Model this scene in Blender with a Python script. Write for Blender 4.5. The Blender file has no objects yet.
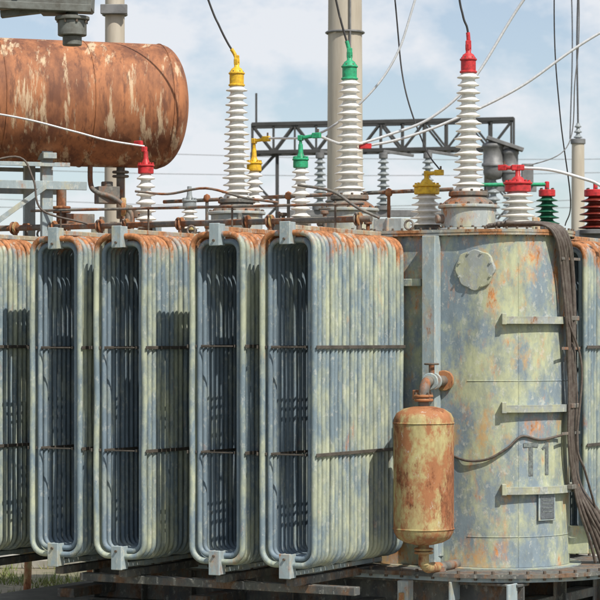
import bpy, bmesh, math, random
from mathutils import Vector, Matrix
random.seed(7)
sc = bpy.context.scene
R = math.radians

# ------------------------------------------------------------------ materials
def newmat(name):
    m = bpy.data.materials.new(name); m.use_nodes = True
    nt = m.node_tree
    b = nt.nodes["Principled BSDF"]
    return m, nt, b

def N(nt, t, **kw):
    n = nt.nodes.new(t)
    for k, v in kw.items():
        setattr(n, k, v)
    return n

def noise(nt, pos, scale, detail=6, rough=.6, stretch=(1, 1, 1), off=(0, 0, 0)):
    mp = N(nt, "ShaderNodeMapping"); mp.inputs["Scale"].default_value = stretch
    mp.inputs["Location"].default_value = off
    nt.links.new(pos, mp.inputs["Vector"])
    n = N(nt, "ShaderNodeTexNoise"); n.inputs["Scale"].default_value = scale
    n.inputs["Detail"].default_value = detail; n.inputs["Roughness"].default_value = rough
    nt.links.new(mp.outputs[0], n.inputs["Vector"])
    return n.outputs["Fac"]

def ramp(nt, fac, a, b):
    r = N(nt, "ShaderNodeMapRange"); r.inputs["From Min"].default_value = a
    r.inputs["From Max"].default_value = b; r.clamp = True
    nt.links.new(fac, r.inputs["Value"])
    return r.outputs[0]

def mix(nt, fac, a, b, mode='MIX'):
    m = N(nt, "ShaderNodeMix", data_type='RGBA', blend_type=mode)
    for s, v in ((m.inputs[0], fac), (m.inputs[6], a), (m.inputs[7], b)):
        if hasattr(v, "is_output"): nt.links.new(v, s)
        elif isinstance(v, (int, float)): s.default_value = v
        else: s.default_value = (*v, 1)
    return m.outputs[2]

def math_(nt, op, a, b):
    m = N(nt, "ShaderNodeMath", operation=op)
    for s, v in ((m.inputs[0], a), (m.inputs[1], b)):
        if hasattr(v, "is_output"): nt.links.new(v, s)
        else: s.default_value = v
    return m.outputs[0]

def bump(nt, b, h, strength=.3, dist=.01):
    n = N(nt, "ShaderNodeBump"); n.inputs["Strength"].default_value = strength
    n.inputs["Distance"].default_value = dist
    nt.links.new(h, n.inputs["Height"]); nt.links.new(n.outputs[0], b.inputs["Normal"])

def weathered(name, c1, c2, rust=(.27, .10, .035), patch=.5, rusty=.66, ztop=None, rough=.62, off=0, pscale=1.6, chalk=.5, chalk_t=.56, soft=.05, streak=0, c3=None, c3t=.56):
    m, nt, b = newmat(name)
    g = N(nt, "ShaderNodeNewGeometry"); pos = g.outputs["Position"]
    n1 = noise(nt, pos, pscale, 7, .72, (1, 1, .6), (off, 3, 0))
    if streak:
        n6 = noise(nt, pos, 1.0, 3, .6, (13, 13, .55), (off, 1, 2))
        n1 = math_(nt, 'ADD', n1, math_(nt, 'MULTIPLY', math_(nt, 'SUBTRACT', n6, .5), streak))
    f1 = ramp(nt, n1, patch - soft, patch + soft)
    col = mix(nt, f1, c1, c2)
    n2 = noise(nt, pos, 9, 5, .7, (1, 1, .35), (off, 0, 5))
    f2 = ramp(nt, n2, .38, .68)
    col = mix(nt, math_(nt, 'MULTIPLY', f2, .5), col, tuple(x * .5 for x in c1))
    n5 = noise(nt, pos, 16, 6, .75, (1, 1, .7), (off, 7, 1))
    col = mix(nt, math_(nt, 'MULTIPLY', ramp(nt, n5, chalk_t, chalk_t + .06), chalk), col, (.56, .56, .50))
    if c3:   # broad stained areas
        n7 = noise(nt, pos, 1.5, 6, .7, (1, 1, .6), (off + 4, 2, 9))
        col = mix(nt, math_(nt, 'MULTIPLY', ramp(nt, n7, c3t, c3t + .07), .8), col, c3)
    n3 = noise(nt, pos, 3.4, 8, .74, (1, 1, .45), (0, off, 2))
    if ztop:
        sx = N(nt, "ShaderNodeSeparateXYZ"); nt.links.new(pos, sx.inputs[0])
        zr = ramp(nt, sx.outputs[2], ztop[0], ztop[1])
        n3 = math_(nt, 'ADD', n3, math_(nt, 'MULTIPLY', zr, ztop[2]))
    col = mix(nt, math_(nt, 'MULTIPLY', ramp(nt, n3, rusty - .07, rusty + .02), .4), col, tuple(min(1, x * 1.5) for x in rust))
    f3 = ramp(nt, n3, rusty, rusty + .05)
    rc = mix(nt, ramp(nt, n5, .35, .65), tuple(x * .5 for x in rust), tuple(min(1, x * 1.6) for x in rust))
    col = mix(nt, f3, col, rc)
    nt.links.new(col, b.inputs["Base Color"])
    rr = math_(nt, 'ADD', math_(nt, 'MULTIPLY', f3, .25), rough)
    nt.links.new(rr, b.inputs["Roughness"])
    bump(nt, b, math_(nt, 'ADD', n2, n5), .35, .008)
    return m

def simple(name, c, rough=.6, metal=0, var=.35, scale=8, c2=None, stretch=(1, 1, 1), coat=0, bmp=True):
    m, nt, b = newmat(name)
    g = N(nt, "ShaderNodeNewGeometry"); pos = g.outputs["Position"]
    n = noise(nt, pos, scale, 5, .65, stretch)
    c2 = c2 or tuple(x * (1 - var) for x in c)
    col = mix(nt, ramp(nt, n, .38, .66), c, c2)
    nt.links.new(col, b.inputs["Base Color"])
    b.inputs["Roughness"].default_value = rough; b.inputs["Metallic"].default_value = metal
    b.inputs["Coat Weight"].default_value = coat
    if bmp: bump(nt, b, n, .2, .01)
    return m

BLUE = (.20, .265, .305); YEL = (.455, .485, .345)
M_rad = weathered("radiator_paint", BLUE, YEL, (.34, .14, .055), .505, .68, (4.0, 4.42, .30), off=0, pscale=2.0, chalk_t=.56, chalk=.4, soft=.08, streak=.20, rough=.55)
M_radin = weathered("radiator_inner_paint_shaded", (.18, .24, .29), (.29, .34, .32), (.30, .125, .05), .56, .72, (4.1, 4.42, .22), off=3, pscale=2.4, chalk=.3)  # weathered inner tubes, darkened to put the shade between tubes into the colour
M_tank = weathered("tank_paint", (.23, .29, .33), (.48, .50, .31), (.44, .185, .06), .50, .62, (3.0, 4.4, .075), off=11, pscale=2.2, chalk_t=.56, soft=.07, c3=(.52, .32, .13), c3t=.565)
M_turret = weathered("turret_paint", (.36, .40, .40), (.45, .45, .33), (.30, .13, .05), .55, .60, off=21, pscale=4)
M_rim = weathered("rim_paint", (.30, .33, .32), (.40, .36, .24), (.30, .14, .06), .5, .50, off=2, pscale=4)
M_bracket = weathered("bracket_paint", (.33, .40, .42), (.42, .42, .33), (.28, .13, .06), .56, .62, off=5, pscale=5)
M_rust = weathered("rusty_vessel", (.38, .16, .065), (.48, .43, .20), (.21, .08, .035), .53, .53, off=31, pscale=3.4, rough=.75, chalk_t=.60)
M_shelf = weathered("shelf_paint", (.42, .43, .30), (.33, .36, .36), (.2, .1, .05), .5, .62, off=9, pscale=6)
M_pipe = weathered("pipe_paint", (.13, .13, .12), (.20, .18, .15), (.22, .09, .04), .5, .54, off=15, pscale=6, chalk=.2)
M_dark = weathered("undercarriage_paint", (.09, .095, .095), (.15, .15, .13), (.15, .09, .055), .5, .55, off=17, pscale=4, rough=.8, chalk=.3)
M_strap = simple("strap_steel", (.10, .085, .07), .7, 0, .5)
M_porc = simple("white_porcelain", (.84, .83, .79), .18, 0, .1, 20, c2=(.68, .65, .58), coat=.6, bmp=False)
M_porcg = simple("grey_porcelain", (.30, .33, .34), .3, 0, .3, 20)
M_porcgr = simple("green_porcelain", (.02, .13, .07), .25, 0, .4, 20)
M_porcbr = simple("brown_porcelain", (.20, .03, .02), .25, 0, .4, 20)
M_yel = simple("yellow_paint", (.80, .50, .02), .5, 0, .25, 25, c2=(.50, .28, .02))
M_grn = simple("green_paint", (.02, .40, .18), .5, 0, .3, 25, c2=(.03, .2, .10))
M_red = simple("red_paint", (.62, .03, .035), .5, 0, .35, 25, c2=(.30, .02, .02))
M_black = simple("black_cable", (.03, .028, .027), .55, 0, .3, 30)
M_cable = simple("sheath_cable", (.075, .055, .045), .6, 0, .4, 20, c2=(.13, .11, .09))
M_alu = simple("aluminium_conductor", (.62, .63, .64), .45, .2, .2, 40)
M_bolt = simple("bolt_steel", (.16, .12, .09), .6, .2, .5, 60)
M_steel = simple("galvanised_steel", (.22, .22, .22), .6, .3, .4, 6)
M_far = simple("far_lattice_steel", (.06, .06, .06), .8, 0, .3, 3)
M_conc = simple("pole_concrete", (.50, .45, .37), .9, 0, .22, 2.5, c2=(.38, .33, .26), stretch=(2, 2, .25))
M_slab = simple("slab_concrete", (.38, .36, .31), .92, 0, .35, 3)
M_letter = simple("stencil_paint", (.09, .10, .10), .7, 0, .6, 35, c2=(.2, .23, .22))
M_plate = simple("nameplate_metal", (.22, .24, .26), .4, .5, .4, 40)
M_beam = simple("grey_gantry_paint", (.17, .18, .165), .7, 0, .4, 7, c2=(.09, .085, .07))

def conservator_mat():
    m, nt, b = newmat("conservator_rust")
    g = N(nt, "ShaderNodeNewGeometry"); pos = g.outputs["Position"]
    n1 = noise(nt, pos, 2.2, 8, .7, (1.2, 1, .5))
    col = mix(nt, ramp(nt, n1, .38, .62), (.16, .06, .03), (.43, .17, .07))
    n2 = noise(nt, pos, 2.4, 8, .70, (3.2, 1, .45), (4.6, 2, 1))
    f2 = ramp(nt, n2, .54, .60)
    col = mix(nt, math_(nt, 'MULTIPLY', f2, .8), col, (.60, .46, .30))
    n3 = noise(nt, pos, 9, 8, .72, (1.6, 1, .28), (1, 5, 3))
    col = mix(nt, math_(nt, 'MULTIPLY', ramp(nt, n3, .51, .62), .75), col, (.12, .045, .025))
    nt.links.new(col, b.inputs["Base Color"]); b.inputs["Roughness"].default_value = .75
    bump(nt, b, math_(nt, 'ADD', n3, f2), .3, .012)
    return m
M_cons = conservator_mat()

# ------------------------------------------------------------------ mesh builder
class B:
    def __init__(s):
        s.v = []; s.f = []; s.mi = []; s.sm = []; s.mats = []
    def m(s, mat):
        if mat not in s.mats: s.mats.append(mat)
        return s.mats.index(mat)
    def add(s, vs, fs, mat, smooth):
        o = len(s.v); i = s.m(mat)
        s.v += [tuple(p) for p in vs]
        for f in fs:
            s.f.append([o + k for k in f]); s.mi.append(i); s.sm.append(smooth)
    def tube(s, path, r, mat, seg=10, closed=False, caps=True):
        P = [Vector(p) for p in path]; n = len(P)
        rs = r if isinstance(r, (list, tuple)) else [r] * n
        T = []
        for i in range(n):
            a = P[i - 1] if (i > 0 or closed) else P[i]
            c = P[(i + 1) % n] if (i < n - 1 or closed) else P[i]
            T.append((c - a).normalized())
        up = Vector((0, 0, 1)) if abs(T[0].z) < .9 else Vector((0, 1, 0))
        nrm = (up - T[0] * up.dot(T[0])).normalized()
        vs = []
        for i in range(n):
            nrm = (nrm - T[i] * nrm.dot(T[i])).normalized()
            bn = T[i].cross(nrm)
            for k in range(seg):
                a = 2 * math.pi * k / seg
                vs.append(P[i] + (nrm * math.cos(a) + bn * math.sin(a)) * rs[i])
        fs = []
        for i in range(n if closed else n - 1):
            j = (i + 1) % n
            for k in range(seg):
                k2 = (k + 1) % seg
                fs.append((i * seg + k, j * seg + k, j * seg + k2, i * seg + k2)[::-1])
        s.add(vs, fs, mat, True)
        if caps and not closed:
            s.add(vs[:seg], [tuple(range(seg))], mat, False)
            s.add(vs[-seg:], [tuple(range(seg))[::-1]], mat, False)
    def box(s, c, d, mat, rot=None, bev=.006):
        bm = bmesh.new(); bmesh.ops.create_cube(bm, size=1)
        bmesh.ops.scale(bm, vec=Vector(d), verts=bm.verts)
        bv = min(bev, min(d) * .25)
        bmesh.ops.bevel(bm, geom=bm.edges[:], offset=bv, segments=1, affect='EDGES')
        if rot is not None: bmesh.ops.transform(bm, matrix=rot.to_4x4(), verts=bm.verts)
        bmesh.ops.translate(bm, vec=Vector(c), verts=bm.verts)
        bm.verts.index_update()
        s.add([v.co.copy() for v in bm.verts], [[v.index for v in f.verts] for f in bm.faces], mat, False)
        bm.free()
    def bar(s, a, b, w, h, mat):
        a = Vector(a); b = Vector(b); d = b - a
        q = d.to_track_quat('X', 'Z').to_matrix()
        s.box((a + b) / 2, (d.length, w, h), mat, q)
    def lathe(s, prof, c, mat, seg=32, axis=None):
        c = Vector(c)
        q = Vector(axis).to_track_quat('Z', 'Y').to_matrix() if axis else Matrix.Identity(3)
        vs = []
        for r, z in prof:
            for k in range(seg):
                a = 2 * math.pi * k / seg
                vs.append(c + q @ Vector((r * math.cos(a), r * math.sin(a), z)))
        fs = []
        for i in range(len(prof) - 1):
            for k in range(seg):
                k2 = (k + 1) % seg
                fs.append((i * seg + k, i * seg + k2, (i + 1) * seg + k2, (i + 1) * seg + k))
        s.add(vs, fs, mat, True)
        if prof[0][0] > 1e-4: s.add(vs[:seg], [tuple(range(seg))[::-1]], mat, False)
        if prof[-1][0] > 1e-4: s.add(vs[-seg:], [tuple(range(seg))], mat, False)
    def cyl(s, c, r, z0, z1, mat, seg=32, axis=None, bev=.008):
        b_ = min(bev, (z1 - z0) * .3, r * .3)
        c = Vector(c)
        s.lathe([(r - b_, z0), (r, z0 + b_)], c, mat, seg, axis)
        s.lathe([(r, z0 + b_), (r, z1 - b_)], c, mat, seg, axis)
        s.lathe([(r, z1 - b_), (r - b_, z1)], c, mat, seg, axis)
    def ngon(s, pts, z0, z1, mat, smooth=True):
        n = len(pts)
        vs = [(x, y, z0) for x, y in pts] + [(x, y, z1) for x, y in pts]
        s.add(vs, [(i, (i + 1) % n, n + (i + 1) % n, n + i) for i in range(n)], mat, smooth)
        s.add(vs[:n], [tuple(range(n))[::-1]], mat, False)
        s.add(vs[n:], [tuple(range(n))], mat, False)
    def bolts(s, c, r, n, mat, axis=None, br=.016, h=.022):
        q = Vector(axis).to_track_quat('Z', 'Y').to_matrix() if axis else Matrix.Identity(3)
        for k in range(n):
            a = 2 * math.pi * (k + .5) / n
            p = Vector(c) + q @ Vector((r * math.cos(a), r * math.sin(a), 0))
            s.lathe([(br, -h * .3), (br, h)], p, mat, 6, axis)
    def obj(s, name, frame=True, loc=None, parent=None):
        me = bpy.data.meshes.new(name); me.from_pydata(s.v, [], s.f)
        for m_ in s.mats: me.materials.append(m_)
        me.polygons.foreach_set("material_index", s.mi)
        me.polygons.foreach_set("use_smooth", s.sm)
        me.update()
        o = bpy.data.objects.new(name, me); sc.collection.objects.link(o)
        if parent: o.parent = parent
        elif frame:
            o.location = (-.12, 0, 0); o.rotation_euler = (0, 0, R(-29))
        if loc: o.location = loc
        return o

def smooth_path(pts, n=10):
    P = [Vector(p) for p in pts]; out = []
    P = [P[0] * 2 - P[1]] + P + [P[-1] * 2 - P[-2]]
    for i in range(1, len(P) - 2):
        p0, p1, p2, p3 = P[i - 1:i + 3]
        for k in range(n):
            t = k / n
            out.append(.5 * ((2 * p1) + (p2 - p0) * t + (2 * p0 - 5 * p1 + 4 * p2 - p3) * t * t + (3 * p1 - p0 - 3 * p2 + p3) * t ** 3))
    out.append(P[-2]); return out

def to_world(u, v, z):
    c, s_ = math.cos(R(29)), math.sin(R(29))
    return Vector((u * c + v * s_ - .12, -u * s_ + v * c, z))

# ------------------------------------------------------------------ radiators
def rrect(hw, z0, z1, rad, n=6):
    pts = []
    for cx, cz, a0 in ((hw - rad, z1 - rad, 0), (-hw + rad, z1 - rad, 90), (-hw + rad, z0 + rad, 180), (hw - rad, z0 + rad, 270)):
        for k in range(n + 1):
            a = R(a0 + 90 * k / n)
            pts.append((cx + rad * math.cos(a), cz + rad * math.sin(a)))
    return pts

def radiator_mesh(seed):
    rnd = random.Random(seed)
    b = B()
    L = 1.9; nl = 23; pitch = L / (nl - 1)
    Z0, Z1 = 1.0, 4.39
    for i in range(nl):
        j = rnd.uniform(-.008, .008); dz = rnd.uniform(-.010, .010); bow = rnd.uniform(-.014, .014)
        p = rrect(.300 + rnd.uniform(-.004, .004), Z0 + .033 + dz, Z1 - .033 + dz, .15)
        q = []
        for a_, c_ in zip(p, p[1:] + p[:1]):
            q.append((a_[0], i * pitch + j, a_[1]))
            if abs(a_[1] - c_[1]) > 1:
                for t in (.25, .5, .75):
                    q.append((a_[0] + (c_[0] - a_[0]) * t, i * pitch + j + bow * (1 if t != .5 else -.6), a_[1] + (c_[1] - a_[1]) * t))
        b.tube(q, .031, M_rad, 10, closed=True)
        if i < nl - 1:
            p = rrect(.232, Z0 + .10, Z1 - .10, .11)
            b.tube([(x, (i + .5) * pitch + j, z) for x, z in p], .028, M_radin, 8, closed=True)
    for z in (3.22, 2.14):
        z += rnd.uniform(-.012, .012)
        for x in (.343, -.343):
            b.box((x, L / 2, z), (.012, L + .06, .034), M_strap, bev=.002)
        for x in (.262, -.194, .194, -.262):
            b.box((x, L / 2, z), (.008, L, .028), M_strap, bev=.002)
        b.box((0, -.005, z), (.36, .014, .014), M_strap, bev=.002)
    b.box((0, -.06, Z0 + .03), (.13, .03, .25), M_bracket)
    b.box((.058, .0, Z0 + .03), (.014, .10, .24), M_bracket)
    b.box((-.058, .0, Z0 + .03), (.014, .10, .24), M_bracket)
    b.box((0, L / 2, Z0 - .045), (.12, L + .1, .05), M_bracket)
    b.box((0, -.06, Z1 - .03), (.12, .03, .23), M_bracket)
    b.box((.054, .0, Z1 - .03), (.014, .10, .22), M_bracket)
    b.box((-.054, .0, Z1 - .03), (.014, .10, .22), M_bracket)
    b.box((0, L / 2, Z1 + .030), (.10, L + .1, .05), M_rim)
    for zz in (Z0 + .1, Z1 - .09):
        b.lathe([(.014, 0), (.014, .018)], (0, -.075, zz), M_bolt, 6, (0, -1, 0))
    for z in (Z0 + .20, Z1 - .2):
        b.cyl((0, L - .12, z), .085, 0, .36, M_rad, 20, (0, 1, 0))
        b.cyl((0, L + .11, z), .13, 0, .035, M_bracket, 20, (0, 1, 0))
        b.bolts((0, L + .11, z), .11, 8, M_bolt, (0, -1, 0))
    return b

us = [0, -.82, -2.0, -2.8, -3.95, -4.75]
for i, u in enumerate(us):
    o = radiator_mesh(i).obj("radiator")
    o.location = to_world(u, 0, 0); o.rotation_euler = (0, 0, R(-29 + (0, .5, -.4, .3, -.3, 0)[i]))
back = radiator_mesh(20).obj("radiator")
back.location = to_world(1.35, 5.62, 0); back.rotation_euler = (0, 0, R(-29 + 180))
for u in (.3, -.9, -2.1, -3.3, -4.4):
    o = bpy.data.objects.new("radiator", back.data); sc.collection.objects.link(o)
    o.location = to_world(u, 5.62, 0); o.rotation_euler = (0, 0, R(-29 + 180))

# ------------------------------------------------------------------ tank
TC = (1.0, 2.85); TR = .775; U0 = -5.3
def stadium(r, n=28, u1=TC[0], u0=U0):
    pts = []
    for k in range(n + 1):
        a = R(-90 + 180 * k / n); pts.append((u1 + r * math.cos(a), TC[1] + r * math.sin(a)))
    for k in range(n + 1):
        a = R(90 + 180 * k / n); pts.append((u0 + r * math.cos(a), TC[1] + r * math.sin(a)))
    return pts
b = B()
b.ngon(stadium(TR, 40), .9, 4.40, M_tank)
b.ngon(stadium(TR + .055), 4.395, 4.42, M_rim)
b.ngon(stadium(TR + .06), 4.424, 4.455, M_rim)
b.ngon(stadium(1.42, u0=-3.0), .845, .885, M_dark)
b.ngon(stadium(1.37, u0=-3.0), .80, .84, M_bracket)
b.ngon(stadium(.9), .803, .897, M_tank)
def perim(r, step, u0=U0):
    pts = stadium(r, 60, u0=u0); out = []; acc = 0
    for i in range(len(pts)):
        a = Vector(pts[i]); c = Vector(pts[(i + 1) % len(pts)])
        d = (c - a).length; t = step - acc
        while t <= d:
            out.append(a.lerp(c, t / d)); t += step
        acc = d - (t - step)
    return out
for p in perim(TR + .035, .11): b.lathe([(.014, -.05), (.014, .05)], (p.x, p.y, 4.43), M_bolt, 6)
for p in perim(1.38, .18, -3.0): b.lathe([(.018, -.06), (.018, .035)], (p.x, p.y, .88), M_bolt, 6)
def tp(a, r, z):   # point round the tank end, a measured round the rounded end
    t = R(-61 + a)
    return Vector((TC[0] + r * math.cos(t), TC[1] + r * math.sin(t), z))
def tn(a):
    t = R(-61 + a); return Vector((math.cos(t), math.sin(t), 0))
def trot(a):
    return Matrix.Rotation(R(-61 + a), 3, 'Z')
for z in (2.86, 1.22):
    b.tube([tp(-29 + i * 6, TR + .0, z) for i in range(31)], .006, M_tank, 6)
b.tube([tp(12, TR + .0, .9 + i * .4) for i in range(9)], .005, M_tank, 6)
for z, a1 in ((3.53, 96), (2.60, 98), (1.74, 98)):
    for (r0, r1, z0, z1) in ((TR - .004, TR + .075, z - .006, z + .006), (TR + .063, TR + .075, z - .07, z - .007)):
        n = 18
        vs = []
        for i in range(n + 1):
            a = -1 + (a1 + 1) * i / n
            for (r, zz) in ((r0, z0), (r1, z0), (r1, z1), (r0, z1)): vs.append(tp(a, r, zz))
        fs = []
        for i in range(n):
            for k in range(4):
                k2 = (k + 1) % 4
                fs.append((i * 4 + k, (i + 1) * 4 + k, (i + 1) * 4 + k2, i * 4 + k2))
        fs += [(3, 2, 1, 0), (n * 4, n * 4 + 1, n * 4 + 2, n * 4 + 3)]
        b.add(vs, fs, M_shelf, False)
    b.box(tp(0, TR + .035, z - .02), (.10, .05, .12), M_shelf, trot(0))
    b.box(tp(62, TR + .10, z - .01), (.06, .2, .05), M_pipe, trot(62))
a = -22.3; ax = tn(a); q = ax.to_track_quat('Z', 'Y').to_matrix()
n = 40; ring = []
for k in range(n):
    t = 2 * math.pi * k / n
    rr = .212 + .008 * math.cos(8 * t) + .006 * math.sin(3 * t)
    ring.append((rr * math.cos(t), rr * math.sin(t)))
vs = [tp(a, TR - .06, 4.03) + q @ Vector((x, y, 0)) for x, y in ring] + [tp(a, TR + .012, 4.03) + q @ Vector((x, y, 0)) for x, y in ring] + [tp(a, TR + .018, 4.03) + q @ Vector((x * .96, y * .96, 0)) for x, y in ring]
b.add(vs, [(j * n + k, j * n + (k + 1) % n, (j + 1) * n + (k + 1) % n, (j + 1) * n + k) for j in range(2) for k in range(n)] + [tuple(range(2 * n, 3 * n))], M_shelf, False)
b.bolts(tp(a, TR + .018, 4.03), .185, 8, M_shelf, tn(a), .013, .014)
b.box(tp(22.0, TR + .003, 2.185), (.006, .17, .045), M_letter, trot(22.0), .001)
b.box(tp(22.0, TR + .003, 2.01), (.0055, .05, .30), M_letter, trot(22.0), .001)
b.box(tp(37.0, TR + .003, 2.04), (.006, .048, .345), M_letter, trot(37.0), .001)
b.box(tp(34.6, TR + .0035, 2.165), (.006, .075, .028), M_letter, trot(34.6) @ Matrix.Rotation(R(42), 3, 'X'), .001)
b.box(tp(35.7, TR + .02, 1.53), (.02, .23, .29), M_bracket, trot(35.7))
b.box(tp(35.7, TR + .034, 1.53), (.006, .19, .25), M_plate, trot(35.7), .001)
for dz in (.07, .03, -.01, -.05):
    b.box(tp(35.7, TR + .0385, 1.53 + dz), (.003, .14, .012), M_letter, trot(35.7), .0005)
for u in (.62, -1.4, -3.4):
    b.box((u, 1.93, 2.66), (.15, .02, 3.46), M_bracket)
    b.box((u - .068, 2.005, 2.66), (.014, .13, 3.46), M_bracket)
    b.box((u + .068, 2.005, 2.66), (.014, .13, 3.46), M_bracket)
for z in (1.5, 3.9): b.box((-2.2, 2.03, z), (5.4, .09, .08), M_tank)
for a in (-50, 75):
    b.box(tp(a, TR + .10, 1.15), (.22, .04, .3), M_tank, trot(a))
for p in ((1.45, 2.85), (.0, 2.25), (-3.0, 2.3)):
    b.box((p[0], p[1], 4.53), (.03, .16, .15), M_tank)
b.obj("transformer_tank")

# undercarriage
b = B()
for v in (1.75, 2.85, 3.95):
    b.box((-.85, v, .775), (5.3, .26, .03), M_dark); b.box((-.85, v, .58), (5.3, .025, .36), M_dark); b.box((-.85, v, .385), (5.3, .26, .03), M_dark)
    for k in range(9):
        b.box((-3.42 + k * .64, v, .58), (.016, .23, .355), M_dark)
for u in (-3.3, -1.6, .1, 1.6):
    b.box((u, 2.85, .52), (.22, 3.9, .10), M_dark)
for u in us:
    b.box((u + .0, 1.0, .86), (.1, 1.9, .08), M_dark)
b.box((-1.05, .35, .775), (3.3, .12, .085), M_dark)
b.box((.62, 1.38, .68), (.12, .14, .24), M_turret); b.box((.62, 1.30, .60), (.05, .06, .16), M_rust)
for u in (1.1, 1.75): b.box((u, 1.55, .70), (.03, .22, .2), M_bracket)
b.obj("transformer_undercarriage")
b = B()
b.box((-1.3, 2.85, .18), (7.0, 5.4, .37), M_slab, bev=.03)
b.obj("concrete_plinth")

# ------------------------------------------------------------------ cables on tank end
b = B()
rnd = random.Random(3)
for k in range(8):
    o = k * 2.0; j = rnd.uniform(-3, 3); rj = rnd.uniform(-.01, .02)
    pts = [tp(-25 + o * 2, .40 + k * .03, 4.49 + .006 * k), tp(12 + o, .58, 4.52), tp(33 + o, .80, 4.50), tp(40 + o, .885, 4.34), tp(48 + o + j, .865, 4.0),
           tp(51 + o + j * .5, .875 + rj, 3.55), tp(53 + o - j, .865 + rj, 3.1), tp(55 + o, .875, 2.62), tp(56 + o + j, .87 + rj, 2.2),
           tp(61 + o, .885, 1.76), tp(66 + o + j, .94 + k * .02, 1.45), tp(74 + o, 1.0 + k * .04, 1.15), tp(80 + o * 1.5, 1.05 + .06 * k, .9)]
    b.tube(smooth_path(pts, 8), .016 + .005 * (k % 3), M_cable, 8)
for z in (4.15, 3.2, 2.3):
    b.bar(tp(44, .90, z), tp(72, .90, z), .012, .03, M_pipe)
b.tube(smooth_path([tp(-42, TR + .02, 2.07), tp(-28, TR + .03, 2.02), tp(-12, TR + .03, 2.04), tp(3, TR + .03, 2.16), tp(14, TR + .02, 2.28), tp(30, TR + .02, 2.24), tp(50, TR + .05, 2.28)], 8), .013, M_cable, 8)
b.tube(smooth_path([tp(52, .89, 3.5), tp(62, .97, 3.0), tp(60, .93, 2.2), tp(66, .98, 1.9), tp(78, 1.05, 1.5)], 8), .013, M_cable, 8)
b.obj("control_cable_bundle")

# ------------------------------------------------------------------ thermosiphon filter
b = B()
c = (.92, 1.2, 0)
prof = [(0, 1.19), (.10, 1.195), (.20, 1.22), (.27, 1.26), (.305, 1.32), (.31, 1.36)]
b.lathe(prof, c, M_rust, 40)
b.lathe([(.31, 1.36), (.31, 2.44)], c, M_rust, 40)
b.lathe([(.31, 2.44), (.305, 2.49), (.28, 2.54), (.21, 2.585), (.10, 2.61), (0, 2.615)], c, M_rust, 40)
for z in (1.36, 2.44): b.tube([(c[0] + .311 * math.cos(R(t * 10)), c[1] + .311 * math.sin(R(t * 10)), z) for t in range(36)], .008, M_rust, 6, closed=True)
b.cyl(c, .055, 2.6, 2.74, M_pipe, 16)
b.cyl(c, .10, 2.66, 2.69, M_rust, 20)
b.cyl(c, .10, 2.70, 2.73, M_rust, 20); b.bolts((c[0], c[1], 2.73), .08, 6, M_bolt)
b.tube(smooth_path([(.92, 1.2, 2.72), (.92, 1.22, 2.80), (.90, 1.32, 2.86), (.82, 1.6, 2.86), (.72, 2.14, 2.86)], 6), .055, M_pipe, 14)
b.cyl((.86, 1.46, 2.86), .09, 0, .03, M_bracket, 18, (-.18, 1, 0))
b.cyl((.825, 1.62, 2.86), .09, 0, .03, M_bracket, 18, (-.18, 1, 0))
b.cyl((.745, 2.03, 2.86), .11, 0, .04, M_rust, 18, (-.18, 1, 0))
b.cyl((.84, 1.55, 2.88), .03, 0, .16, M_pipe, 12)
b.tube([(.84 + .07 * math.cos(R(t * 30)), 1.55 + .07 * math.sin(R(t * 30)), 3.04) for t in range(12)], .010, M_bolt, 6, closed=True)
b.box((.84, 1.55, 3.04), (.14, .015, .012), M_bolt)
b.cyl(c, .055, .98, 1.2, M_rust, 16)
b.cyl(c, .10, 1.10, 1.125, M_rust, 20); b.cyl(c, .10, 1.135, 1.16, M_rust, 20)
b.tube(smooth_path([(.92, 1.2, 1.05), (.92, 1.22, .99), (.92, 1.30, .95), (.90, 1.44, .94), (.90, 1.60, .93)], 6), .055, M_rust, 14)
b.cyl((.90, 1.6, .93), .075, -.05, .02, M_pipe, 14)
b.tube([(.90, 1.6, .93), (.88, 2.1, .93)], .05, M_pipe, 14)
b.box((.86, 1.72, 2.2), (.08, .5, .05), M_pipe); b.box((.86, 1.72, 1.6), (.08, .5, .05), M_pipe)
b.box((.72, 1.56, 2.72), (.16, .12, .10), M_pipe)
b.obj("oil_filter_vessel")

# ------------------------------------------------------------------ bushings
def sheds(b, c, z0, z1, n, core, r0, r1, mat, seg=36):
    p = (z1 - z0) / n; prof = []
    for i in range(n):
        z = z0 + i * p; t = i / max(1, n - 1)
        rs = r0 + (r1 - r0) * t
        if n > 9 and i % 2: rs *= .93
        cr = core * (1 - .2 * t)
        prof += [(cr, z), (cr * 1.05, z + .12 * p), (rs * .94, z + .22 * p), (rs, z + .28 * p), (rs * .985, z + .36 * p), (rs * .8, z + .5 * p), (cr * 1.15, z + .72 * p), (cr, z + .9 * p)]
    prof.append((core * .8, z1))
    b.lathe(prof, c, mat, seg)

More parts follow.
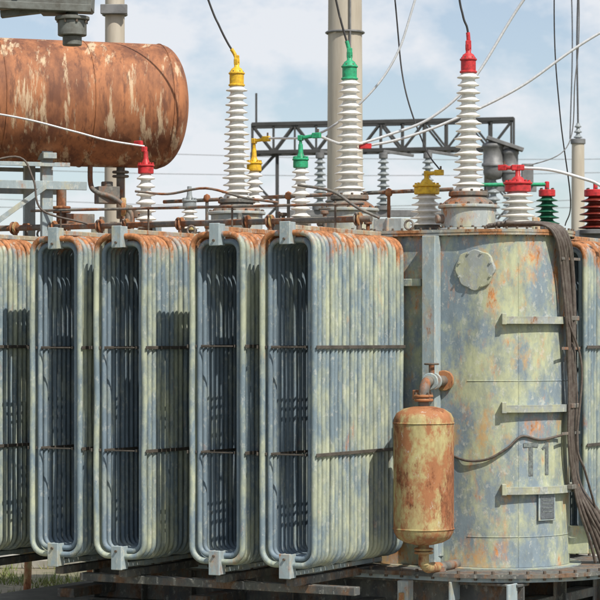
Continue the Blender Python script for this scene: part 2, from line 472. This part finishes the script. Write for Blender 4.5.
def hv_bushing(u, v, cap):
    b = B(); c = (u, v, 0)
    b.cyl(c, .34, 4.456, 4.50, M_turret, 40); b.bolts((u, v, 4.5), .315, 16, M_bolt)
    b.cyl(c, .295, 4.50, 4.72, M_turret, 40)
    b.cyl(c, .33, 4.72, 4.755, M_turret, 40); b.bolts((u, v, 4.755), .305, 14, M_bolt)
    b.lathe([(.30, 4.755), (.25, 4.80), (.19, 4.84), (.18, 4.87)], c, M_pipe, 36)
    b.cyl(c, .215, 4.85, 4.90, M_pipe, 32); b.bolts((u, v, 4.9), .195, 10, M_bolt)
    b.lathe([(.15, 4.89), (.155, 4.93), (.12, 4.97)], c, M_porc, 32)
    sheds(b, c, 4.95, 6.20, 15, .09, .175, .125, M_porc)
    b.cyl(c, .082, 6.19, 6.33, cap, 24); b.cyl(c, .095, 6.19, 6.215, cap, 24); b.cyl(c, .094, 6.325, 6.35, cap, 24)
    b.lathe([(.08, 6.35), (.06, 6.39), (.03, 6.41), (.028, 6.47)], c, cap, 20)
    b.box((u, v, 6.47), (.05, .06, .07), cap)
    b.bolts((u, v, 6.35), .07, 6, M_bolt, None, .01, .015)
    b.cyl((u - .2, v - .2, 4.60), .05, 0, .09, M_pipe, 16, (-1, -1, 0))
    return b.obj("high_voltage_bushing")
for u, m_ in [(.65, M_red), (-.81, M_grn), (-2.27, M_yel)]: hv_bushing(u, 2.85, m_)

def lv_bushing(u, v, z0, h, r, cap, porc, n=6, arm=None, name="low_voltage_bushing"):
    b = B(); c = (u, v, 0)
    b.cyl(c, r * 1.15, z0, z0 + .05, M_turret, 32); b.bolts((u, v, z0 + .05), r * 1.02, 8, M_bolt)
    b.cyl(c, r * .8, z0 + .05, z0 + .10, M_pipe, 28)
    sheds(b, c, z0 + .09, z0 + h - .12, n, r * .55, r, r * .84, porc)
    b.cyl(c, r * .72, z0 + h - .13, z0 + h - .05, cap, 28)
    b.cyl(c, r * .80, z0 + h - .05, z0 + h - .025, cap, 28); b.bolts((u, v, z0 + h - .025), r * .62, 8, cap)
    b.lathe([(r * .45, z0 + h - .025), (r * .3, z0 + h + .02), (.03, z0 + h + .04), (.025, z0 + h + .13)], c, cap, 18)
    if arm:
        pts = [(u, v, z0 + h + .1)] + [(u + p[0], v + p[1], z0 + h + p[2]) for p in arm]
        b.tube(pts, .022, cap, 10)
        b.box(pts[-1], (.10, .05, .06), cap); b.box(pts[1], (.05, .06, .06), cap)
        b.lathe([(.012, 0), (.012, .05)], Vector(pts[-1]) + Vector((.02, 0, .02)), M_bolt, 6)
    return b.obj(name)
lv_bushing(-3.15, 2.3, 4.456, .86, .125, M_red, M_porc, 7, [(-.02, 0, .15), (-.1, 0, .22)])
lv_bushing(-1.13, 2.3, 4.456, .86, .115, M_grn, M_porc, 8, [(.0, 0, .2), (.2, 0, .22)])
lv_bushing(-2.3, 3.3, 4.456, .92, .12, M_yel, M_porc, 8, [(.0, 0, .22), (.16, 0, .24)])
lv_bushing(-2.75, 2.6, 4.456, .46, .11, M_porcg, M_porc, 4)
lv_bushing(.0, 3.15, 4.456, .58, .195, M_yel, M_porc, 5, [(.0, 0, .10), (.20, -.1, .10)])
lv_bushing(1.08, 3.2, 4.456, .58, .20, M_red, M_porc, 5, [(.0, 0, .13), (-.18, 0, .14)])

# ------------------------------------------------------------------ cover pipework
b = B()
b.tube([(-5.2, 2.2, 4.60), (-2.9, 2.2, 4.60), (-.2, 2.2, 4.60)], .035, M_pipe, 12)
b.tube([(-4.6, 2.1, 4.79), (-.25, 2.12, 4.76)], .016, M_pipe, 10)
b.tube([(-3.6, 3.4, 4.93), (.2, 3.4, 4.97)], .022, M_pipe, 10)
b.tube(smooth_path([(-3.1, 2.0, 4.97), (-2.7, 2.05, 4.93), (-2.2, 2.05, 4.98), (-1.7, 2.05, 4.86), (-1.3, 2.1, 4.80)], 6), .014, M_pipe, 8)
b.tube(smooth_path([(-1.0, 2.0, 4.98), (-.6, 2.05, 4.90), (-.3, 2.05, 4.72), (-.05, 2.1, 4.60)], 6), .016, M_pipe, 8)
for u in (-4.9, -4.35, -3.7, -3.35, -2.62, -1.75, -1.45, -.35):
    b.cyl((u - .04, 2.2, 4.60), .075, 0, .02, M_pipe, 16, (1, 0, 0)); b.cyl((u + .0, 2.2, 4.60), .075, 0, .02, M_rust, 16, (1, 0, 0))
    b.cyl((u, 2.2, 0), .03, 4.45, 4.6, M_pipe, 12)
for u in (-4.2, -3.0, -1.9, -.6):
    b.cyl((u, 2.12, 0), .012, 4.45, 4.80, M_bolt, 8)
    b.cyl((u, 3.4, 0), .02, 4.45, 4.97, M_pipe, 8)
    b.lathe([(.0, 4.90), (.035, 4.92), (.045, 4.95), (.035, 4.99), (0, 5.01)], (u, 3.4, 0), M_rust, 14)
for u in (-3.85, -2.0, -1.5):
    b.box((u, 2.45, 4.54), (.2, .16, .16), M_turret)
    b.cyl((u, 2.45, 0), .03, 4.62, 4.72, M_pipe, 10)
b.box((.0, 2.3, 4.53), (.34, .22, .14), M_turret)
rnd = random.Random(12)
for k in range(9):
    u = -4.9 + k * .58 + rnd.uniform(-.1, .1); v = rnd.uniform(2.3, 2.5); h = rnd.uniform(.08, .22)
    b.cyl((u, v, 0), .022, 4.45, 4.46 + h, M_pipe, 10)
    b.cyl((u, v, 0), .045, 4.45 + h, 4.49 + h, rnd.choice((M_rust, M_pipe, M_bolt)), 12)
    if k % 2: b.box((u, v, 4.51 + h), (.15, .015, .015), M_bolt)
for u in (-4.5, -2.45, -1.25, .28):
    b.tube([(u + .05 * math.cos(R(t * 30)), 2.15, 4.52 + .05 * math.sin(R(t * 30))) for t in range(12)], .013, M_pipe, 6, closed=True)
b.obj("cover_pipework")

# ------------------------------------------------------------------ conservator
yaw = R(20)
cons = bpy.data.objects.new("conservator_tank", None); sc.collection.objects.link(cons)
cons.location = (-1.43, 5.0, 6.08); cons.rotation_euler = (0, 0, yaw)
b = B()
r = .74; ax = (1, 0, 0); Lc = 4.6
b.lathe([(r, -Lc), (r, -.30)], (0, 0, 0), M_cons, 64, ax)
dome = [(r, -.30)] + [(r * math.cos(R(t)) ** .75 if t < 90 else 0, -.30 + .30 * math.sin(R(t))) for t in range(8, 91, 7)] + [(0, 0)]
b.lathe(dome, (0, 0, 0), M_cons, 64, ax)
b.lathe([(0, -Lc - .28), (.4, -Lc - .22), (.65, -Lc - .1), (r, -Lc)], (0, 0, 0), M_cons, 64, ax)
for x in (-.30, -1.25, -2.3, -3.4, -4.55):
    b.tube([(x, (r + .002) * math.cos(R(t * 6)), (r + .002) * math.sin(R(t * 6))) for t in range(60)], .008, M_cons, 6, closed=True)
b.cyl((-.75, 0, 0), .05, -1.35, -.7, M_pipe, 14)
b.cyl((-.75, 0, 0), .10, -.86, -.83, M_pipe, 18); b.cyl((-.75, 0, 0), .10, -.81, -.78, M_pipe, 18)
b.tube(smooth_path([(-1.15, -.1, -.68), (-1.15, -.12, -.95), (-1.1, -.2, -1.05), (-.9, -.25, -1.12), (-.7, -.28, -1.3), (-.7, -.28, -1.55)], 6), .03, M_pipe, 10)
b.box((-.95, -.12, -1.08), (.26, .2, .2), M_pipe); b.cyl((-.95, -.12, 0), .07, -.98, -.92, M_pipe, 16)
b.cyl((-.78, -.2, -1.22), .11, -.02, .04, M_rust, 18, (1, -.3, 0)); b.cyl((-.60, -.26, -1.35), .09, 0, .1, M_pipe, 18)
b.cyl((-.72, -.25, 0), .045, -1.63, -1.2, M_pipe, 14)
b.cyl((-1.5, -.1, 0), .06, -1.62, -.95, M_pipe, 14); b.cyl((-1.5, -.1, 0), .11, -1.3, -1.27, M_pipe, 18); b.cyl((-1.5, -.1, 0), .11, -1.25, -1.22, M_rust, 18)
b.box((-1.3, -.15, -1.38), (.34, .16, .14), M_pipe)
b.obj("vessel", parent=cons)
b = B()
for x in (-1.75, -3.9):
    for y in (-.42, .42):
        b.box((x, y, -1.12), (.13, .02, 1.06), M_bracket); b.box((x - .058, y + .05, -1.12), (.013, .08, 1.06), M_bracket)
    b.box((x, 0, -.66), (.16, 1.1, .07), M_bracket)
    for sgn in (-1, 1):
        b.bar((x, sgn * .1, -.68), (x, sgn * .5, -.46), .12, .03, M_bracket)
for y in (-.5, .5):
    b.box((-2.8, y, -1.0), (3.0, .02, .10), M_bracket)
    b.box((-2.8, y, -.76), (2.6, .015, .05), M_bracket)
b.bar((-1.8, -.52, -1.02), (-2.6, -.52, -1.6), .015, .06, M_bracket)
b.obj("support_frame", parent=cons)
b = B()
rb = to_world(-3.17, 2.3, 5.50)
b.tube(smooth_path([(-4.6, 3.2, 6.0), (-3.3, 3.2, 5.82), (-2.6, 3.3, 5.66), (-2.2, 3.4, 5.56), tuple(rb)], 8), .012, M_alu, 6)
b.tube(smooth_path([(-3.9, 3.0, 5.15), (-3.2, 3.1, 5.35), (-3.0, 3.1, 5.1), (-2.9, 3.1, 4.75), (-2.4, 3.2, 4.6)], 8), .012, M_cable, 6)
b.obj("connection_wire", frame=False)

# ------------------------------------------------------------------ conductors
def drop(u, col, pts, name="bushing_jumper_cable"):
    s = to_world(u, 2.85, 6.5); b = B()
    P = [s] + [Vector((s.x + dx, s.y + dy, s.z + dz)) for dx, dy, dz in pts]
    full = smooth_path(P, 10); k = 15
    b.tube(full[:k + 1], .022, col, 8); b.tube(full[k:], .012, M_black, 8)
    b.box(full[0], (.06, .05, .09), col)
    b.obj(name, frame=False)
drop(.65, M_red, [(.0, 0, .08), (-.015, 0, .19), (-.06, 0, .32), (-.12, 0, .7), (-.25, -.1, 2.2)])
drop(-.81, M_grn, [(-.02, 0, .08), (-.05, 0, .18), (-.10, 0, .36), (-.16, 0, .62), (-.5, -.1, 2.2)])
drop(-2.27, M_yel, [(-.03, 0, .07), (-.10, 0, .18), (-.20, 0, .38), (-.34, 0, .72), (-.85, -.1, 2.2)])

def wire(pts, r=.014, mat=M_alu, name="overhead_conductor", ends=None):
    b = B(); b.tube(smooth_path(pts, 12), r, mat, 8)
    if ends: b.box(pts[-1], (.14, .06, .06), ends)
    b.obj(name, frame=False)
ga = to_world(-.93, 2.3, 5.54)
wire([(5.2, 2.5, 10.4), (3.3, 2.7, 8.1), (2.52, 3.0, 7.12), (1.95, 3.0, 6.22), (1.5, 3.0, 5.80), (1.06, 3.0, 5.61), (.55, 2.9, 5.47), tuple(ga)], .016)
wire([(7.5, 3, 8.9), (5.2, 3, 7.7), (3.36, 3.0, 6.73), (2.46, 3.0, 6.12), (1.68, 3.0, 5.74), (1.12, 3.0, 5.54), (.73, 3.0, 5.46)], .016, ends=M_red)
ya = to_world(-2.14, 3.3, 5.62)
wire([(2.0, 3.2, 9.5), (1.32, 3.2, 7.2), (1.06, 3.2, 6.45), (.67, 3.2, 5.95), (.18, 3.4, 5.62), tuple(ya)], .013)
yb = to_world(.22, 3.05, 5.15)
wire([(.9, 3.8, 9.4), (1.10, 3.8, 7.15), (1.2, 3.7, 6.2), (1.40, 3.0, 5.45), tuple(yb)], .009, M_black)
wire([(3.1, 5, 9.4), (3.05, 5, 7.2), (3.12, 5, 6.0), (3.3, 5.5, 5.0), (3.5, 8, 4.8)], .008, M_black)
wire([(3.3, 5, 9.4), (3.35, 5, 7.2), (3.3, 5, 6.4), (3.2, 5, 5.6), (2.4, 3.2, 5.2)], .007, M_steel)
rr_ = to_world(1.08, 3.2, 5.17)
wire([(5.6, 2.6, 4.65), (3.6, 2.3, 4.90), (3.15, 2.25, 5.03), (2.75, 2.25, 5.14), tuple(rr_)], .018, M_alu, ends=M_red)
b = B()
for z0, z1, y in ((9.0, 8.3, 60), (9.9, 9.6, 60), (11.2, 10.1, 64), (8.2, 8.9, 58)):
    pts = [(-26 + t * 5.2, y, z0 + (z1 - z0) * t / 10 - .9 * math.sin(math.pi * t / 10)) for t in range(11)]
    b.tube(pts, .010, M_steel, 6)
b.obj("distant_power_line", frame=False)

# ------------------------------------------------------------------ poles
def pole(x, y, r0, r1, h, extra=None):
    b = B()
    b.lathe([(r0, 0), (r0 + (r1 - r0) * .5, h * .5), (r1, h)], (x, y, 0), M_conc, 32)
    if extra: extra(b)
    b.obj("concrete_pole", frame=False)
def e1(b):
    b.tube([(.79, 14.70, 0), (.80, 14.72, 12)], .018, M_steel, 6)
    for z in (5.5, 8.2): b.tube([(.72 + .30 * math.cos(R(t * 20)), 15 + .30 * math.sin(R(t * 20)), z) for t in range(18)], .02, M_steel, 6, closed=True)
    b.box((.72, 15, 10.4), (2.4, .2, .2), M_steel)
pole(.72, 15, .32, .25, 12, e1)
def e2(b):
    for z in (6.95, 7.45): b.tube([(-2.37 + .15 * math.cos(R(t * 20)), 7 + .15 * math.sin(R(t * 20)), z) for t in range(18)], .016, M_steel, 6, closed=True)
    b.box((-2.37, 6.84, 7.5), (.34, .08, .12), M_steel); b.box((-2.37, 7, 8.7), (2.2, .14, .14), M_steel)
pole(-2.37, 7, .15, .12, 9, e2)
def e3(b):
    b.cyl((5.56, 25, 0), .15, 7.2, 7.3, M_steel, 20); sheds(b, (5.56, 25, 0), 7.3, 7.62, 3, .04, .09, .07, M_porcg, 20)
pole(5.56, 25, .17, .125, 7.2, e3)
wire([(5.56, 25, 7.6), (5.6, 25.5, 9.6), (5.75, 26, 12.5)], .018, M_black, "pole_wire")
wire([(5.4, 25, 7.3), (5.5, 25.5, 9.6), (5.45, 26, 12.5)], .012, M_black, "pole_wire")

# ------------------------------------------------------------------ lattice gantry
b = B()
x0, x1 = -1.15, 5.0; zb, zt = 7.78, 8.45; y0, y1 = 35.0, 35.7
def yy(x, y): return y - (x - x0) * .25
n = 12
for y in (y0, y1):
    for z in (zb, zt):
        b.bar((x0, yy(x0, y), z), (x1, yy(x1, y), z), .09, .09, M_far)
for i in range(n + 1):
    x = x0 + (x1 - x0) * i / n
    for y in (y0, y1): b.bar((x, yy(x, y), zb), (x, yy(x, y), zt), .05, .05, M_far)
    for z in (zb, zt): b.bar((x, yy(x, y0), z), (x, yy(x, y1), z), .05, .05, M_far)
    if i < n:
        x2 = x0 + (x1 - x0) * (i + 1) / n
        za, zc = (zb, zt) if i % 2 else (zt, zb)
        for y in (y0, y1): b.bar((x, yy(x, y), za), (x2, yy(x2, y), zc), .05, .05, M_far)
        b.bar((x, yy(x, y0), zb), (x2, yy(x2, y1), zb), .04, .04, M_far)
for cx in (x0 + .3, x1 - .3):
    cy = yy(cx, (y0 + y1) / 2)
    for dx in (-.3, .3):
        for dy in (-.3, .3): b.bar((cx + dx, cy + dy, 0), (cx + dx, cy + dy, zb), .08, .08, M_far)
    for k in range(12):
        z = k * .65; sg = 1 if k % 2 else -1
        for dy in (-.3, .3): b.bar((cx - .3 * sg, cy + dy, z), (cx + .3 * sg, cy + dy, z + .65), .04, .04, M_far)
b.bar((x0 + .1, yy(x0, y0), zt), (x0 + .1, yy(x0, y0), 9.2), .05, .05, M_far)
b.obj("lattice_gantry", frame=False)
b = B()
for x in (.36, 1.50, 2.3):
    b.lathe([(.14, 5.62), (.14, 5.7)], (x, 20, 0), M_steel, 16)
    sheds(b, (x, 20, 0), 5.7, 6.55, 8, .055, .125, .10, M_porcg, 20)
    b.cyl((x, 20, 0), .08, 6.55, 6.65, M_steel, 16)
    b.bar((x, 20, 6.68), (x + .55, 20, 6.60), .05, .05, M_steel)
b.bar((-.2, 20, 5.56), (3.0, 20, 5.56), .16, .12, M_steel)
for x in (.1, 2.8): b.bar((x, 20, 0), (x, 20, 5.5), .2, .2, M_steel)
b.obj("disconnector_switch", frame=False)
b = B()
for (x, z, s_) in ((4.25, 7.0, .22), (4.62, 6.85, .18)):
    b.lathe([(.0, z - s_), (s_ * .8, z - s_ * .8), (s_, z - .05), (s_, z + .1)], (x, 30, 0), M_steel, 24)
    b.lathe([(s_ * 1.15, z + .1), (s_ * 1.15, z + .16), (s_, z + .18), (s_, z + .50), (s_ * 1.1, z + .52), (s_ * 1.1, z + .58), (s_ * .6, z + .64)], (x, 30, 0), M_steel, 24)
    sheds(b, (x, 30, 0), z - 1.5, z - s_ + .02, 8, .08, .17, .15, M_porcg, 20)
    b.cyl((x, 30, 0), .14, 0, z - 1.5, M_steel, 16)
b.bar((4.1, 29.9, 7.72), (4.9, 29.9, 7.45), .3, .08, M_steel)
b.bar((4.1, 30, 6.6), (5.2, 30, 6.6), .12, .12, M_steel); b.box((5.0, 30, 6.9), (.25, .25, .5), M_steel)
b.obj("circuit_breaker", frame=False)

b = B()
for x, z0, z1, r_, pm, cm in ((3.26, 4.80, 5.18, .17, M_porcgr, M_red), (3.90, 4.74, 5.18, .23, M_porcbr, M_red), (4.7, 4.74, 5.18, .2, M_porcbr, M_yel)):
    b.cyl((x, 8, 0), r_ * 1.05, z0 - .06, z0, M_steel, 24)
    sheds(b, (x, 8, 0), z0, z1, 5, r_ * .5, r_, r_ * .85, pm, 28)
    b.cyl((x, 8, 0), r_ * .65, z1, z1 + .09, cm, 24); b.bolts((x, 8, z1 + .09), r_ * .5, 6, M_bolt)
    b.cyl((x, 8, 0), .03, z1 + .09, z1 + .2, cm, 12)
b.bar((2.9, 8, 4.66), (5.6, 8, 4.66), .2, .14, M_steel)
for x in (3.0, 5.5): b.bar((x, 8, 0), (x, 8, 4.6), .16, .16, M_steel)
b.tube([(2.2, 8.1, 5.34), (3.26, 8, 5.34)], .025, M_grn, 8)
b.obj("bus_support_insulator", frame=False)

# ------------------------------------------------------------------ switchgear portal, upper left
b = B()
rt = Matrix.Rotation(R(2.5), 3, 'Y')
b.box((-4.4, 1, 6.95), (4.5, .5, .30), M_beam, rt, .02)
b.box((-4.4, .73, 6.80), (4.5, .03, .08), M_beam, rt, .01)
b.box((-4.4, .735, 7.08), (4.5, .03, .05), M_beam, rt, .01)
for k in range(7): b.lathe([(.03, 0), (.03, .03)], (-5.9 + k * .5, .715, 6.93 + (k - 3) * -.02), M_bolt, 6, (0, -1, 0))
b.box((-2.55, .95, 6.72), (.30, .34, .10), M_beam, None, .02)
b.cyl((-2.36, .9, 0), .15, 6.44, 6.60, M_beam, 24); b.cyl((-2.36, .9, 0), .10, 6.34, 6.44, M_beam, 20)
b.cyl((-2.36, .9, 0), .18, 6.60, 6.64, M_beam, 24); b.cyl((-2.36, .9, 0), .06, 6.64, 6.85, M_beam, 16)
b.bolts((-2.36, .9, 6.60), .155, 8, M_bolt, (0, 0, -1), .014, .03)
b.bar((-2.35, .9, 6.75), (-3.1, .9, 6.66), .1, .07, M_beam)
b.box((-6.4, 1, 3.4), (.4, .4, 6.8), M_beam)
b.obj("switchgear_portal", frame=False)

# ------------------------------------------------------------------ ground
def ground_mat():
    m, nt, bb = newmat("ground_soil")
    g = N(nt, "ShaderNodeNewGeometry"); pos = g.outputs["Position"]
    n1 = noise(nt, pos, .35, 6, .65); n2 = noise(nt, pos, 6, 6, .7)
    col = mix(nt, ramp(nt, n1, .4, .62), (.11, .12, .05), (.24, .20, .15))
    col = mix(nt, math_(nt, 'MULTIPLY', ramp(nt, n2, .45, .65), .6), col, (.07, .085, .03))
    nt.links.new(col, bb.inputs["Base Color"]); bb.inputs["Roughness"].default_value = .95
    bump(nt, bb, n2, .6, .05); return m
b = B(); S = 1500
b.add([(-S, -S, 0), (S, -S, 0), (S, S, 0), (-S, S, 0)], [(0, 1, 2, 3)], ground_mat(), False)
b.obj("ground", frame=False)
b = B()
b.box((-3, 11.4, .06), (30, .9, .14), M_slab, bev=.02)
b.obj("kerb", frame=False)
b = B()
b.box((-8, 24, .45), (36, .18, .9), M_slab, bev=.02)
for k in range(13): b.box((-26 + k * 3, 23.88, .5), (.22, .1, 1.0), M_slab, bev=.01)
b.obj("low_concrete_wall", frame=False)
mg = simple("grass_blades", (.13, .19, .04), .8, 0, .5, 3, c2=(.24, .22, .08))
b = B(); rnd = random.Random(9)
for k in range(12000):
    x = rnd.uniform(-7.5, 5); y = rnd.uniform(6.3, 10.9)
    if math.sin(x * 2.1 + 1.3 * math.sin(y * 1.7)) + math.sin(y * 2.7 + x) < -.5: continue
    h = rnd.uniform(.04, .17); a = rnd.uniform(0, 6.28); w = .010
    dx, dy = math.cos(a) * w, math.sin(a) * w; lx, ly = rnd.uniform(-.08, .08), rnd.uniform(-.08, .08)
    b.add([(x - dx, y - dy, 0), (x + dx, y + dy, 0), (x + lx, y + ly, h)], [(0, 1, 2)], mg, False)
b.obj("grass", frame=False)
b = B()
b.tube([(-3.58, 7.8, 0), (-3.54, 7.8, 1.1)], .05, M_rust, 12); b.tube([(-4.2, 7.9, 1.05), (-2.6, 7.7, 1.05)], .03, M_rust, 10)
b.tube([(-2.75, 7.7, 0), (-2.75, 7.7, 1.08)], .04, M_rust, 12)
b.obj("rusty_pipe_rail", frame=False)

# ------------------------------------------------------------------ light, sky, camera
az = R(142); el = R(50)
w = bpy.data.worlds.new("World"); sc.world = w; w.use_nodes = True
nt = w.node_tree; bg = nt.nodes["Background"]; bg.inputs[1].default_value = .105
sky = N(nt, "ShaderNodeTexSky", sky_type='NISHITA'); sky.sun_disc = False
sky.sun_elevation = el; sky.sun_rotation = az; sky.air_density = 1.0; sky.dust_density = .3; sky.ozone_density = 3.5
tc = N(nt, "ShaderNodeTexCoord")
n1 = noise(nt, tc.outputs["Generated"], 13, 9, .58, (1, 1, 1.7), (.20, .1, .61))
f = ramp(nt, n1, .44, .58)
f = math_(nt, 'ADD', math_(nt, 'MULTIPLY', f, .62), .30)
col = mix(nt, f, sky.outputs[0], (8.0, 8.2, 8.6))
nt.links.new(col, bg.inputs[0])
sd = Vector((math.sin(az) * math.cos(el), math.cos(az) * math.cos(el), math.sin(el)))
sl = bpy.data.lights.new("sun", 'SUN'); sl.energy = 5.0; sl.angle = R(.5); sl.color = (1, .95, .86)
so = bpy.data.objects.new("sun", sl); sc.collection.objects.link(so)
so.rotation_euler = sd.to_track_quat('Z', 'Y').to_euler(); so.location = (0, 0, 30)
cam = bpy.data.cameras.new("camera"); co = bpy.data.objects.new("camera", cam); sc.collection.objects.link(co)
cam.lens = 150; cam.sensor_width = 36; cam.shift_y = .065; cam.clip_end = 5000
co.location = (0, -25, 3.3); co.rotation_euler = (R(90), 0, 0)
cam.dof.use_dof = True; cam.dof.focus_distance = 26; cam.dof.aperture_fstop = 6.3
sc.camera = co
sc.view_settings.view_transform = 'Standard'; sc.view_settings.look = 'None'; sc.view_settings.exposure = 0
